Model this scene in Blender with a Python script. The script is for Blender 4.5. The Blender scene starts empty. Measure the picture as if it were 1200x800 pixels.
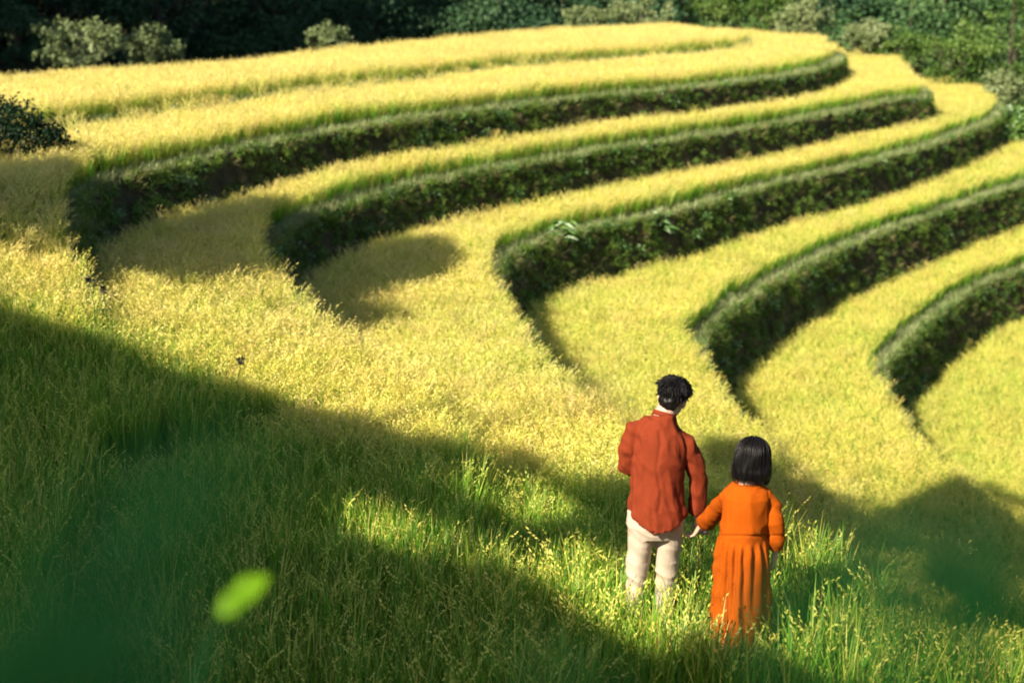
import bpy, bmesh, math, random
import numpy as np
from mathutils import Vector, Matrix, noise
from mathutils.bvhtree import BVHTree

SC = bpy.context.scene
COL = SC.collection
rnd = random.Random(7)
nr = np.random.default_rng(7)
R = math.radians

# ------------------------------------------------------------------ camera
CZ = 10.0                      # camera height
PITCH = R(13.0)
F = 1850.0                     # focal length in pixels of a 1200 wide picture
cam_d = bpy.data.cameras.new('camera')
cam = bpy.data.objects.new('camera', cam_d); COL.objects.link(cam)
cam.location = (0, 0, CZ); cam.rotation_euler = (R(90) - PITCH, 0, 0)
cam_d.sensor_width = 36; cam_d.lens = 36 * F / 1200
cam_d.clip_start = 0.05; cam_d.clip_end = 2000
cam_d.dof.use_dof = True; cam_d.dof.focus_distance = 9.0; cam_d.dof.aperture_fstop = 2.2
SC.camera = cam
# ------------------------------------------------------------------ light
SUN_EL = R(36); TRAVEL = Vector((0.66, 0.75)).normalized()
TO_SUN = Vector((-TRAVEL.x * math.cos(SUN_EL), -TRAVEL.y * math.cos(SUN_EL), math.sin(SUN_EL)))
w = bpy.data.worlds.new('World'); SC.world = w; w.use_nodes = True
nt = w.node_tree
sky = nt.nodes.new('ShaderNodeTexSky'); sky.sky_type = 'NISHITA'; sky.sun_disc = False
sky.sun_elevation = SUN_EL; sky.sun_rotation = math.atan2(TO_SUN.x, TO_SUN.y)
nt.links.new(sky.outputs[0], nt.nodes['Background'].inputs[0])
nt.nodes['Background'].inputs[1].default_value = 0.062
sd = bpy.data.lights.new('sun', 'SUN'); sd.energy = 5.0; sd.angle = R(0.5); sd.color = (1, 0.90, 0.71)
sun = bpy.data.objects.new('sun', sd); COL.objects.link(sun)
sun.rotation_euler = TO_SUN.to_track_quat('Z', 'Y').to_euler(); sun.location = (-20, -20, 40)
SC.view_settings.view_transform = 'Standard'; SC.view_settings.look = 'None'
SC.view_settings.exposure = 1.33; SC.view_settings.gamma = 1
SC.render.engine = 'CYCLES'
SC.cycles.max_bounces = 6; SC.cycles.diffuse_bounces = 3; SC.cycles.transmission_bounces = 4
SC.cycles.glossy_bounces = 2; SC.cycles.use_denoising = True
SC.cycles.caustics_reflective = False; SC.cycles.caustics_refractive = False
SC.cycles.filter_width = 1.9

# ------------------------------------------------------------------ helpers
cp, sp = math.cos(PITCH), math.sin(PITCH)
def ray(px, py):
    v = Vector((0, cp, -sp)) * F + Vector((1, 0, 0)) * (px - 600) - Vector((0, sp, cp)) * (py - 400)
    return v.normalized()
def at(px, py, Y):
    d = ray(px, py); return Vector((0, 0, CZ)) + d * (Y / d.y)
def down(px, py, depth):
    d = ray(px, py); return Vector((0, 0, CZ)) + d * (depth / -d.z)
def project(p):
    q = Vector(p) - Vector((0, 0, CZ))
    z = q.y * cp - q.z * sp
    return 600 + F * q.x / z, 400 - F * (q.y * sp + q.z * cp) / z

def tag(o, label=None, cat=None, group=None, kind=None):
    if label: o['label'] = label
    if cat: o['category'] = cat
    if group: o['group'] = group
    if kind: o['kind'] = kind
    return o
def link(name, me, parent=None, mats=()):
    o = bpy.data.objects.new(name, me); COL.objects.link(o)
    for m in mats:
        if me is not None and m.name not in [x.name for x in me.materials if x]: me.materials.append(m)
    if parent: o.parent = parent
    return o
def empty(name, loc):
    o = bpy.data.objects.new(name, None); COL.objects.link(o); o.location = loc; o.empty_display_size = .1
    return o
def local(parent, V):           # world vertices -> parent's frame (parents here are only moved)
    l = parent.location
    return [(v[0] - l.x, v[1] - l.y, v[2] - l.z) for v in V]
def mesh_from(V, Fc, smooth=True, name='mesh'):
    me = bpy.data.meshes.new(name); me.from_pydata([tuple(v) for v in V], [], Fc); me.update()
    if smooth: me.polygons.foreach_set('use_smooth', [True] * len(me.polygons))
    return me

class MB:
    def __init__(s): s.V = []; s.F = []; s.A = []
    def add(s, V, Fc, a=None):
        n = len(s.V); s.V += [Vector(v) for v in V]; s.F += [tuple(i + n for i in f) for f in Fc]
        if a is not None: s.A += list(a)
    def tube(s, pts, rad, seg=14, ref=Vector((1, 0, 0)), a=None, cap=True):
        pts = [Vector(p) for p in pts]; V = []; Fc = []; n = len(pts)
        for i, p in enumerate(pts):
            t = (pts[min(i + 1, n - 1)] - pts[max(i - 1, 0)]).normalized()
            x = (ref - t * ref.dot(t))
            x = x.normalized() if x.length > 1e-4 else t.orthogonal().normalized()
            y = t.cross(x)
            r = rad[i] if isinstance(rad[i], (tuple, list)) else (rad[i], rad[i])
            for k in range(seg):
                th = 2 * math.pi * k / seg
                V.append(p + x * math.cos(th) * r[0] + y * math.sin(th) * r[1])
        for i in range(n - 1):
            for k in range(seg):
                k2 = (k + 1) % seg
                Fc.append((i * seg + k, i * seg + k2, (i + 1) * seg + k2, (i + 1) * seg + k))
        if cap:
            Fc.append(tuple(range(seg))[::-1]); Fc.append(tuple((n - 1) * seg + k for k in range(seg)))
        s.add(V, Fc, None if a is None else [a] * len(V))
    def capsule(s, pts, rad, seg=14, ref=Vector((1, 0, 0))):
        # a tube with rounded ends
        pts = [Vector(p) for p in pts]; rad = [r if isinstance(r, (tuple, list)) else (r, r) for r in rad]
        d0 = (pts[0] - pts[1]).normalized(); d1 = (pts[-1] - pts[-2]).normalized()
        P = []; Q = []
        for k in (0.15, 0.5, 0.8):
            e = math.sqrt(1 - (1 - k) ** 2)
            r = min(rad[0]); P.append(pts[0] + d0 * r * (1 - k)); Q.append((rad[0][0] * e, rad[0][1] * e))
        P += pts; Q += rad
        for k in (0.8, 0.5, 0.15):
            e = math.sqrt(1 - (1 - k) ** 2)
            r = min(rad[-1]); P.append(pts[-1] + d1 * r * (1 - k)); Q.append((rad[-1][0] * e, rad[-1][1] * e))
        s.tube(P, Q, seg, ref)
    def ell(s, c, r, M=None, nu=18, nv=12):
        c = Vector(c); V = []; Fc = []
        for j in range(nv + 1):
            ph = math.pi * (j + .02) / (nv + .04)
            for i in range(nu):
                th = 2 * math.pi * i / nu
                v = Vector((r[0] * math.sin(ph) * math.cos(th), r[1] * math.sin(ph) * math.sin(th), r[2] * math.cos(ph)))
                V.append(c + (M @ v if M else v))
        for j in range(nv):
            for i in range(nu):
                i2 = (i + 1) % nu
                Fc.append((j * nu + i, (j + 1) * nu + i, (j + 1) * nu + i2, j * nu + i2))
        Fc.append(tuple(range(nu))); Fc.append(tuple(nv * nu + i for i in range(nu))[::-1])
        s.add(V, Fc)
    def mesh(s, parent=None, name='mesh', smooth=True, attr=None):
        me = mesh_from(local(parent, s.V) if parent else s.V, s.F, smooth, name)
        if attr and s.A:
            at_ = me.attributes.new(attr, 'FLOAT', 'POINT'); at_.data.foreach_set('value', s.A)
        return me
    def build(s, name, mat, parent=None, smooth=True, attr=None):
        return link(name, s.mesh(parent, name, smooth, attr), parent, [mat])

def remesh(mb, voxel, smooth_iter=2, name='mesh', parent=None, disp=None):
    me = mb.mesh(None, 'tmp'); o = bpy.data.objects.new('tmp', me); COL.objects.link(o)
    m = o.modifiers.new('r', 'REMESH'); m.mode = 'VOXEL'; m.voxel_size = voxel
    if smooth_iter:
        s = o.modifiers.new('s', 'SMOOTH'); s.iterations = smooth_iter; s.factor = .5
    dg = bpy.context.evaluated_depsgraph_get(); dg.update()
    out = bpy.data.meshes.new_from_object(o.evaluated_get(dg)); out.name = name
    bpy.data.objects.remove(o); bpy.data.meshes.remove(me)
    n = len(out.vertices); co = np.empty(n * 3); out.vertices.foreach_get('co', co); co = co.reshape(-1, 3)
    if disp:
        nn = np.empty(n * 3); out.vertex_normals.foreach_get('vector', nn); nn = nn.reshape(-1, 3)
        for i in range(n):
            d = disp(Vector(co[i]), Vector(nn[i]))
            co[i] += nn[i] * d
    if parent is not None: co -= np.array(parent.location)
    out.vertices.foreach_set('co', co.ravel()); out.update()
    out.polygons.foreach_set('use_smooth', [True] * len(out.polygons))
    return out

# ------------------------------------------------------------------ materials
def newmat(name):
    m = bpy.data.materials.new(name); m.use_nodes = True
    return m, m.node_tree.nodes, m.node_tree.links
def ramp(N, stops):
    r = N.new('ShaderNodeValToRGB'); e = r.color_ramp.elements
    while len(e) < len(stops): e.new(.5)
    for x, (p, c) in zip(e, stops): x.position = p; x.color = (*c, 1)
    return r
def mixc(N, L, fac, a, b, mode='MIX'):
    n = N.new('ShaderNodeMix'); n.data_type = 'RGBA'; n.blend_type = mode
    for sock, v in ((n.inputs[0], fac), (n.inputs[6], a), (n.inputs[7], b)):
        if isinstance(v, (float, int)): sock.default_value = v
        elif isinstance(v, tuple): sock.default_value = (*v, 1)
        else: L.new(v, sock)
    return n.outputs[2]
def noise_n(N, L, scale, detail=3, coord=None, rough=.5):
    n = N.new('ShaderNodeTexNoise'); n.inputs['Scale'].default_value = scale; n.inputs['Detail'].default_value = detail
    n.inputs['Roughness'].default_value = rough
    if coord is not None: L.new(coord, n.inputs['Vector'])
    return n.outputs[0]
def maprange(N, L, v, a, b, c=0., d=1.):
    n = N.new('ShaderNodeMapRange'); L.new(v, n.inputs[0])
    for i, x in enumerate((a, b, c, d)): n.inputs[i + 1].default_value = x
    return n.outputs[0]
def leaf_shader(m, N, L, col, trans=.35, gloss=.06, rough=.45, tcol=None):
    out = N['Material Output']; N.remove(N['Principled BSDF'])
    d = N.new('ShaderNodeBsdfDiffuse'); t = N.new('ShaderNodeBsdfTranslucent'); g = N.new('ShaderNodeBsdfGlossy')
    g.inputs['Roughness'].default_value = rough
    L.new(col, d.inputs[0]); L.new(tcol if tcol is not None else col, t.inputs[0])
    m1 = N.new('ShaderNodeMixShader'); m1.inputs[0].default_value = trans
    L.new(d.outputs[0], m1.inputs[1]); L.new(t.outputs[0], m1.inputs[2])
    m2 = N.new('ShaderNodeMixShader'); m2.inputs[0].default_value = gloss
    L.new(m1.outputs[0], m2.inputs[1]); L.new(g.outputs[0], m2.inputs[2])
    L.new(m2.outputs[0], out.inputs[0])

def rice_material(pale=False):
    m, N, L = newmat('pale_rice' if pale else 'rice')
    a = N.new('ShaderNodeAttribute'); a.attribute_name = 'tint'
    oi = N.new('ShaderNodeObjectInfo'); geo = N.new('ShaderNodeNewGeometry')
    leaf = ramp(N, [(0, (.05, .16, .010)), (.3, (.14, .33, .02)), (.5, (.38, .51, .05)), (.75, (.73, .65, .13)), (1, (.86, .73, .23))] if not pale else [(0, (.10, .19, .02)), (.3, (.28, .36, .04)), (.5, (.58, .53, .12)), (.75, (.86, .68, .24)), (1, (.92, .74, .36))])
    L.new(a.outputs['Fac'], leaf.inputs[0])
    big = noise_n(N, L, .55, 3, geo.outputs['Position'])
    bf = maprange(N, L, big, .30, .60)
    ripe_ = maprange(N, L, a.outputs['Fac'], .35, .8, 0, .4)
    yel = mixc(N, L, ripe_, leaf.outputs[0], (.76, .64, .13))
    grn = mixc(N, L, .22, leaf.outputs[0], (.26, .46, .025))
    c = mixc(N, L, bf, grn, yel)
    hs = N.new('ShaderNodeHueSaturation'); L.new(c, hs.inputs['Color'])
    L.new(maprange(N, L, oi.outputs['Random'], 0, 1, .485, .512), hs.inputs['Hue'])
    L.new(maprange(N, L, oi.outputs['Random'], 0, 1, .9, 1.1), hs.inputs['Value'])
    leaf_shader(m, N, L, hs.outputs[0], .4, .03, .5)
    return m
def plant_material(name, c0, c1, c2, trans=.3, gloss=.05, scale=.8, rough=.45):
    m, N, L = newmat(name)
    oi = N.new('ShaderNodeObjectInfo'); geo = N.new('ShaderNodeNewGeometry')
    n = noise_n(N, L, scale, 3, geo.outputs['Position'])
    a = N.new('ShaderNodeAttribute'); a.attribute_name = 'tint'
    mx = N.new('ShaderNodeMath'); mx.operation = 'MULTIPLY_ADD'
    L.new(a.outputs['Fac'], mx.inputs[0]); mx.inputs[1].default_value = .5
    L.new(maprange(N, L, n, .3, .7, 0, .5), mx.inputs[2])
    r = ramp(N, [(0, c0), (.5, c1), (1, c2)]); L.new(mx.outputs[0], r.inputs[0])
    leaf_shader(m, N, L, r.outputs[0], trans, gloss, rough)
    return m
def soil_material(name, c0, c1, c2, scale=6.):
    m, N, L = newmat(name); b = N['Principled BSDF']
    tc = N.new('ShaderNodeNewGeometry')
    n = noise_n(N, L, scale, 6, tc.outputs['Position'], .65)
    r = ramp(N, [(.3, c0), (.5, c1), (.7, c2)]); L.new(n, r.inputs[0]); L.new(r.outputs[0], b.inputs['Base Color'])
    b.inputs['Roughness'].default_value = .95; b.inputs['Specular IOR Level'].default_value = .15
    bp = N.new('ShaderNodeBump'); bp.inputs['Strength'].default_value = .8; bp.inputs['Distance'].default_value = .05
    L.new(noise_n(N, L, scale * 3, 5, tc.outputs['Position']), bp.inputs['Height']); L.new(bp.outputs[0], b.inputs['Normal'])
    return m
def simple(name, col, rough=.6, spec=.3, var=0., scale=20., bump=0., bscale=200., sheen=0.):
    m, N, L = newmat(name); b = N['Principled BSDF']
    tc = N.new('ShaderNodeTexCoord')
    if var:
        n = noise_n(N, L, scale, 4, tc.outputs['Object'])
        c = mixc(N, L, n, tuple(x * (1 - var) for x in col), tuple(min(1, x * (1 + var)) for x in col))
        L.new(c, b.inputs['Base Color'])
    else: b.inputs['Base Color'].default_value = (*col, 1)
    b.inputs['Roughness'].default_value = rough; b.inputs['Specular IOR Level'].default_value = spec
    if sheen: b.inputs['Sheen Weight'].default_value = sheen
    if bump:
        bp = N.new('ShaderNodeBump'); bp.inputs['Strength'].default_value = bump; bp.inputs['Distance'].default_value = .004
        L.new(noise_n(N, L, bscale, 3, tc.outputs['Object']), bp.inputs['Height']); L.new(bp.outputs[0], b.inputs['Normal'])
    return m

M_rice = rice_material(); M_pale = rice_material(True)
M_paddy = soil_material('paddy_mud', (.05, .05, .015), (.09, .09, .025), (.13, .12, .03))
M_bank = soil_material('bank_soil', (.025, .022, .012), (.05, .045, .02), (.09, .065, .035), 5)
M_hill = soil_material('hill_soil', (.015, .022, .010), (.025, .035, .014), (.04, .05, .02), .6)
M_bgrass = plant_material('bank_grass', (.05, .11, .015), (.12, .21, .03), (.25, .32, .06), .3, .015)
M_dry = plant_material('dry_grass', (.16, .15, .05), (.26, .22, .09), (.36, .30, .14), .3, .015)
M_bund = plant_material('bund_grass', (.16, .22, .07), (.28, .33, .14), (.42, .44, .22), .3, .015)
M_weed = plant_material('weed_leaf', (.05, .12, .02), (.09, .2, .03), (.16, .3, .05), .35, .08)
M_forest_shade = plant_material('forest_leaf', (.022, .055, .028), (.045, .10, .045), (.085, .155, .06), .25, .012, .3)  # darker leaf colour, the forest's shade is put into it
M_forest_sun = plant_material('sun_tone_forest_leaf', (.024, .065, .026), (.055, .12, .04), (.12, .2, .07), .25, .015, .3)  # lighter copy for the sunlit part, sunlight put into the leaf colour
M_bush = plant_material('bush_leaf', (.09, .13, .05), (.18, .23, .09), (.31, .35, .17), .3, .02, .6)
M_bushg = plant_material('bush_green_leaf', (.035, .09, .016), (.09, .165, .03), (.18, .26, .06), .3, .02, .6)
M_hollow_shade = plant_material('hollow_shade_leaf', (.006, .016, .008), (.012, .03, .012), (.025, .05, .018), .2, .01)  # near-black leaves, the hollow's shade put into their colour
M_bark = soil_material('bark', (.04, .03, .02), (.07, .055, .04), (.11, .09, .06), 8)
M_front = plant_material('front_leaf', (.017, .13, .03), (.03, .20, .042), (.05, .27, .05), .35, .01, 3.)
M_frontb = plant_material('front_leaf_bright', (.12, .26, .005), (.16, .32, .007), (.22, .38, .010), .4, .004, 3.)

# ------------------------------------------------------------------ terrace contours
RH = .27                                           # height of the standing rice
LV = [1.87, 2.15, 2.9, 3.72, 4.7, 5.8, 6.9]        # depth of each terrace under the camera
NEAR = [2.9, 3.22, 3.48, 3.72, 4.6, 5.6, 6.6]       # the same towards the viewer's end
def P(k, pts, extra=0):
    return [(x, y, k, extra) for x, y in pts]
def solve(items, depth=None):
    out = []
    for i, t in enumerate(items):
        out.append(t if len(t) == 2 else tuple(down(t[0], t[1], (LV[t[2]] if depth is None else depth[i]) - t[3]).xy))
    return out
back = P(0, [(866, 34), (780, 25), (690, 28), (600, 33), (500, 41), (400, 50), (250, 65), (100, 74), (0, 80), (-80, 86)], .45) + [(-14, 21), (-20, 12), (-18, 0), (-10, -8), (2, -10), (14, -9)]
C = [None] * 7
C[0] = P(0, [(872, 36)], RH) + P(0, [(876, 48), (872, 57), (845, 62), (780, 68), (700, 73), (600, 81), (500, 94), (400, 106), (333, 113), (267, 124), (200, 134), (140, 142), (80, 151), (0, 166)]) + [(-7.6, 15), (-8.2, 11), (-7.5, 7), (-5, 4), (-1, 2.2), (3, 1.2), (8, .5)]
C[1] = P(1, [(970, 45), (980, 55)], RH) + P(1, [(986, 66), (968, 79), (933, 88), (867, 97), (800, 105), (700, 114), (600, 126), (500, 139), (400, 153), (350, 163), (283, 176), (217, 193), (150, 207), (112, 220), (90, 235), (83, 253), (84, 266), (97, 284), (117, 299)]) + P(1, [(167, 333), (193, 352), (217, 366)], RH) + [(-3.0, 12.5), (-2.7, 9.5), (-2, 6.5), (0, 4.2), (2.5, 2.6), (6, 1.6)]
C[2] = P(2, [(1052, 66)], RH) + P(2, [(1062, 84), (1074, 100), (1082, 116), (1060, 117), (1000, 129), (900, 148), (800, 164), (700, 178), (600, 196), (500, 214), (433, 231), (400, 241), (365, 254), (335, 271), (316, 290), (311, 310), (318, 328), (336, 344)]) + P(2, [(373, 361), (413, 391), (440, 408), (507, 445)], RH) + [(-.35, 10.6), (-.1, 8.2), (.3, 6.6), (1.2, 5), (3, 3.6), (7, 2.6)]
C[3] = P(3, [(1163, 106)], RH) + P(3, [(1172, 124), (1166, 140), (1150, 148), (1083, 173), (1000, 196), (900, 219), (800, 246), (750, 257), (700, 267), (650, 279), (612, 293), (588, 306), (580, 322), (580, 338), (593, 364), (612, 386)]) + P(3, [(645, 413), (667, 432), (700, 458), (733, 480)], RH) + [(1.55, 10.2), (2.1, 8.4), (2.8, 6.8), (4.3, 5.4), (8, 4.2)]
C[4] = P(4, [(1420, 158), (1300, 187), (1200, 217), (1133, 239), (1083, 257), (1025, 277), (967, 300), (910, 329), (867, 355), (838, 378), (820, 394), (815, 408), (821, 428), (837, 452)]) + P(4, [(860, 463), (883, 487), (910, 512), (933, 533), (970, 562)], RH) + [(3.4, 11.3), (4.1, 9.6), (5.4, 8), (9, 6.6)]
C[5] = P(5, [(1430, 236), (1300, 277), (1200, 316), (1150, 337), (1100, 366), (1070, 392), (1045, 413), (1031, 432), (1030, 453), (1043, 477), (1062, 497)]) + P(5, [(1083, 512), (1110, 534), (1150, 563), (1200, 600)], RH) + [(6.4, 12.4), (7.6, 11), (11, 9.5)]
C[6] = P(6, [(1560, 325), (1440, 370), (1360, 420), (1320, 480), (1320, 540)]) + [(10.0, 17), (11, 14.5), (14, 13)]

def resample(pts, n):
    pts = [Vector((p[0], p[1])) for p in pts]
    # Catmull-Rom, then arc length with the leftmost point pinned at n/2
    d = []
    for i in range(len(pts) - 1):
        p0 = pts[max(i - 1, 0)]; p1 = pts[i]; p2 = pts[i + 1]; p3 = pts[min(i + 2, len(pts) - 1)]
        # centripetal knots
        t1 = max((p1 - p0).length, 1e-4) ** .5; t2 = max((p2 - p1).length, 1e-4) ** .5; t3 = max((p3 - p2).length, 1e-4) ** .5
        m1 = ((p1 - p0) / t1 - (p2 - p0) / (t1 + t2) + (p2 - p1) / t2) * t2 if i > 0 else (p2 - p1)
        m2 = ((p2 - p1) / t2 - (p3 - p1) / (t2 + t3) + (p3 - p2) / t3) * t2 if i < len(pts) - 2 else (p2 - p1)
        for k in range(12):
            t = k / 12; t2_, t3_ = t * t, t ** 3
            d.append(p1 * (2 * t3_ - 3 * t2_ + 1) + m1 * (t3_ - 2 * t2_ + t) + p2 * (-2 * t3_ + 3 * t2_) + m2 * (t3_ - t2_))
    d.append(pts[-1])
    A = np.array([(v.x, v.y) for v in d])
    i0 = int(np.argmin(A[:, 0] + .0 * A[:, 1]))
    def arc(B, m):
        s = np.concatenate([[0], np.cumsum(np.hypot(*np.diff(B, axis=0).T))])
        q = np.linspace(0, s[-1], m)
        return np.stack([np.interp(q, s, B[:, 0]), np.interp(q, s, B[:, 1])], 1)
    h = n // 2
    a = arc(A[:i0 + 1], h + 1); b = arc(A[i0:], n - h)
    out = np.concatenate([a, b[1:]])
    for _ in range(3):
        out[1:-1] = out[1:-1] * .5 + (out[:-2] + out[2:]) * .25
    return out
NU = 360
U = np.linspace(0, 1, NU)
def smooth01(a, w_):
    t = np.clip((U - a) / w_, 0, 1); return t * t * (3 - 2 * t)
ramp_near = smooth01(.60, .22); ramp_top = smooth01(.515, .11); ramp_mid = smooth01(.535, .14)
RAMP = [ramp_near, ramp_top, ramp_mid] + [ramp_near] * 4
tops = []
for k, items in enumerate(C):
    c = resample(solve(items), NU)
    for _ in range(6):
        pl = solve(items) if _ == 0 else pl
        dep = [LV[k] + (NEAR[k] - LV[k]) * float(RAMP[k][int(np.argmin(np.hypot(c[:, 0] - p[0], c[:, 1] - p[1])))]) for p in pl]
        pl = solve(items, dep); c = resample(pl, NU)
    tops.append(c)
backr = resample(solve(back), NU)
def normals(c):
    t = np.gradient(c, axis=0); t /= np.linalg.norm(t, axis=1)[:, None]
    return np.stack([-t[:, 1], t[:, 0]], 1)      # left of travel = towards the inside (lower side)
def wob(c, s, a, seed=0.):
    return np.array([noise.noise(Vector((p[0] * s, p[1] * s, seed))) * a for p in c])
def level(k):
    return CZ - (LV[k] + (NEAR[k] - LV[k]) * RAMP[k])
zlev = [level(k) for k in range(7)]
bases = []
for k in range(6):
    n = normals(tops[k]); drop = zlev[k] - zlev[k + 1]
    off = .10 + .20 * drop + wob(tops[k], .9, .10, k)
    b = tops[k] + n * off[:, None]
    for _ in range(4): b[1:-1] = b[1:-1] * .5 + (b[:-2] + b[2:]) * .25
    if k < 3:      # behind the nose of the spur the lower field carries on, out of sight
        tgt = np.array(down(*[(872, 36), (970, 45), (1052, 66)][k], LV[k + 1] - RH).xy); nb = 26
        wgt = (np.clip(1 - np.arange(NU) / nb, 0, 1) ** 2)[:, None]
        b = b + (tgt - b[0]) * wgt
    bases.append(b)

def loft(rows):
    """rows: list of (NU,3) arrays -> V, F"""
    V = np.concatenate(rows); Fc = []
    for r in range(len(rows) - 1):
        for i in range(NU - 1):
            a = r * NU + i
            Fc.append((a, a + 1, a + NU + 1, a + NU))
    return V, Fc
def with_z(c, z): return np.concatenate([c, np.asarray(z).reshape(-1, 1) * np.ones((len(c), 1))], 1)

bvh_V = []; bvh_F = []; bvh_id = []
def reg(V, Fc, ident):
    n = len(bvh_V); bvh_V.extend([tuple(v) for v in V]); bvh_F.extend([tuple(i + n for i in f) for f in Fc]); bvh_id.extend([ident] * len(Fc))

# terraces (ids 0..6) and banks (ids 100+k)
for k in range(7):
    outer = backr if k == 0 else bases[k - 1]
    inner = tops[k] if k < 7 else None
    rows = []
    zo = zlev[0].copy() if k == 0 else zlev[k]
    if k == 0: zo = zo + np.clip(ramp_near, 0, 1) * 1.4      # the ground climbs to where the viewer stands
    m = 7
    for j in range(m + 1):
        f = j / m
        c = outer * (1 - f) + inner * f
        z = zo * (1 - f) + zlev[k] * f
        if 0 < j < m: z = z + wob(c, 1.1, .03, 5)
        rows.append(with_z(c, z))
    V, Fc = loft(rows); reg(V, Fc, k)
    o = link('terrace_ground', mesh_from(V, Fc, True, 'terrace_ground'), None, [M_paddy]); tag(o, kind='structure')
# skirt round the outside so that no edge hangs in the air
edge = np.concatenate([[with_z(t, z)[0] for t, z in zip([backr] + [x for p in zip(tops, bases + [tops[6]]) for x in p], [zlev[0]] + [x for k in range(7) for x in (zlev[k], zlev[min(k + 1, 6)])])]])
SK = [list(e) for e in edge]; nE = len(SK)
Vs = [tuple(e) for e in SK] + [(e[0] * 1.04 + .3, e[1] + 3.5, e[2] - 9) for e in SK]
Fs = [(i, i + 1, nE + i + 1, nE + i) for i in range(nE - 1)]
bz = with_z(backr, zlev[0] + ramp_near * 1.4)
out = np.stack([-normals(backr)[:, 0], -normals(backr)[:, 1], np.zeros(NU)], 1)
rows = [bz, bz + out * 1.5 + np.array([0, 0, -1.2]), bz + out * 6 + np.array([0, 0, -8])]
V2, F2 = loft(rows); n = len(Vs)
Vs += [tuple(v) for v in V2]; Fs += [tuple(i + n for i in f) for f in F2]
tag(link('terrace_slope', mesh_from(Vs, Fs, True, 'terrace_slope'), None, [M_hill]), kind='structure')

BANK_LABEL = ['lowest step of grass along the topmost golden field', 'overgrown earth bank below the second field, curling at far left',
    'dark grassy bank bending in a hook left of centre', 'weedy dark bank in the middle with a leafy weed at its bend',
    'tall dark bank curving just behind the couple', 'dark crescent bank at the right edge of the photo']
banks = []
bank_rows = []
for k in range(6):
    t = with_z(tops[k], zlev[k]); b = with_z(bases[k], zlev[k + 1])
    drop = (zlev[k] - zlev[k + 1])
    # rounded lip, wavy face, toe
    rows = []
    for f, s in ((0, 0), (.08, .12), (.2, .2), (.45, .42), (.7, .68), (.9, .9), (1.0, 1.0)):
        q = t.copy(); q[:, :2] = t[:, :2] * (1 - s) + b[:, :2] * s; q[:, 2] = t[:, 2] * (1 - f) + b[:, 2] * f
        if 0 < f < 1:
            nn = normals(tops[k]); wv = wob(q[:, :2] * 1., 2.2, .07, k + f * 3) * np.minimum(1, drop)
            q[:, :2] += nn * wv[:, None]
        rows.append(q)
    rows[-1] = rows[-1] + np.array([0, 0, -.02]); rows[0] = rows[0] + np.array([0, 0, .012])
    V, Fc = loft(rows); reg(V, Fc, 100 + k)
    mid = t[NU // 2]
    root = empty('terrace_bank', tuple(mid)); tag(root, BANK_LABEL[k], 'earth bank', 'earth banks between the rice terraces')
    link('bank_face', mesh_from(local(root, V), Fc, True, 'bank_face'), root, [M_bank])
    banks.append(root); bank_rows.append(rows)

BVH = BVHTree.FromPolygons(bvh_V, bvh_F)
def ground(x, y):
    h = BVH.ray_cast(Vector((x, y, CZ + 5)), Vector((0, 0, -1)))
    if h[0] is None: return None, None
    return h[0].z, bvh_id[h[2]]
BVH_TOP = BVHTree.FromPolygons([(v[0], v[1], v[2] + .25 + .17 * max(0, min(1, (13 - v[1]) / 3))) for v in bvh_V], bvh_F)

# ------------------------------------------------------------------ scatter (geometry nodes)
def blade(mb, base, az, length, width, lean, droop, a0, a1, seg=4, twist=0.):
    d = Vector((math.cos(az), math.sin(az), 0)); s = Vector((-d.y, d.x, 0))
    p = Vector(base); ang = lean; V = []; A = []
    for i in range(seg + 1):
        f = i / seg; wd = width * (1 - f ** 1.6) * (.65 + .35 * min(1, f * 4)) * .5 + .0004
        ss = (s * math.cos(twist * f) + Vector((0, 0, 1)) * math.sin(twist * f) * .6)
        V += [p - ss * wd, p + ss * wd]; A += [a0 + (a1 - a0) * f] * 2
        p = p + (d * math.sin(ang) + Vector((0, 0, 1)) * math.cos(ang)) * (length / seg); ang += droop / seg
    mb.add(V, [(2 * i, 2 * i + 1, 2 * i + 3, 2 * i + 2) for i in range(seg)], A)
def panicle(mb, base, az, length, lean, droop, head, a):
    d = Vector((math.cos(az), math.sin(az), 0)); s = Vector((-d.y, d.x, 0)); Z = Vector((0, 0, 1))
    p = Vector(base); ang = lean; n = 7; pts = []
    for i in range(n + 1):
        pts.append(p.copy()); f = i / n
        p = p + (d * math.sin(ang) + Z * math.cos(ang)) * (length / n)
        ang += droop / n * (0.3 if f < .55 else 1.9)
    V = []; A = []
    for i, q in enumerate(pts[:6]):
        V += [q - s * .0016, q + s * .0016]; A += [a * .45] * 2
    mb.add(V, [(2 * i, 2 * i + 1, 2 * i + 3, 2 * i + 2) for i in range(5)], A)
    # grains hanging along the last part
    m = head
    for j in range(m):
        f = .5 + .5 * (j + .5) / m; i = min(n - 1, int(f * n)); q = pts[i].lerp(pts[i + 1], f * n - i)
        t = (pts[min(i + 1, n)] - pts[i]).normalized()
        side = s * rnd.uniform(-1, 1) + Z * rnd.uniform(-.7, .25) + d * rnd.uniform(-.3, .4)
        g = (t * .9 + side * .55).normalized(); u = g.cross(Vector((rnd.uniform(-1, 1), rnd.uniform(-1, 1), rnd.uniform(-1, 1)))).normalized()
        L = rnd.uniform(.018, .032); wd = rnd.uniform(.0035, .0055)
        q = q + side * .006
        V = [q, q + g * L * .5 + u * wd, q + g * L, q + g * L * .5 - u * wd]
        mb.add(V, [(0, 1, 2, 3)], [a * rnd.uniform(.82, 1.05)] * 4)

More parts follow.
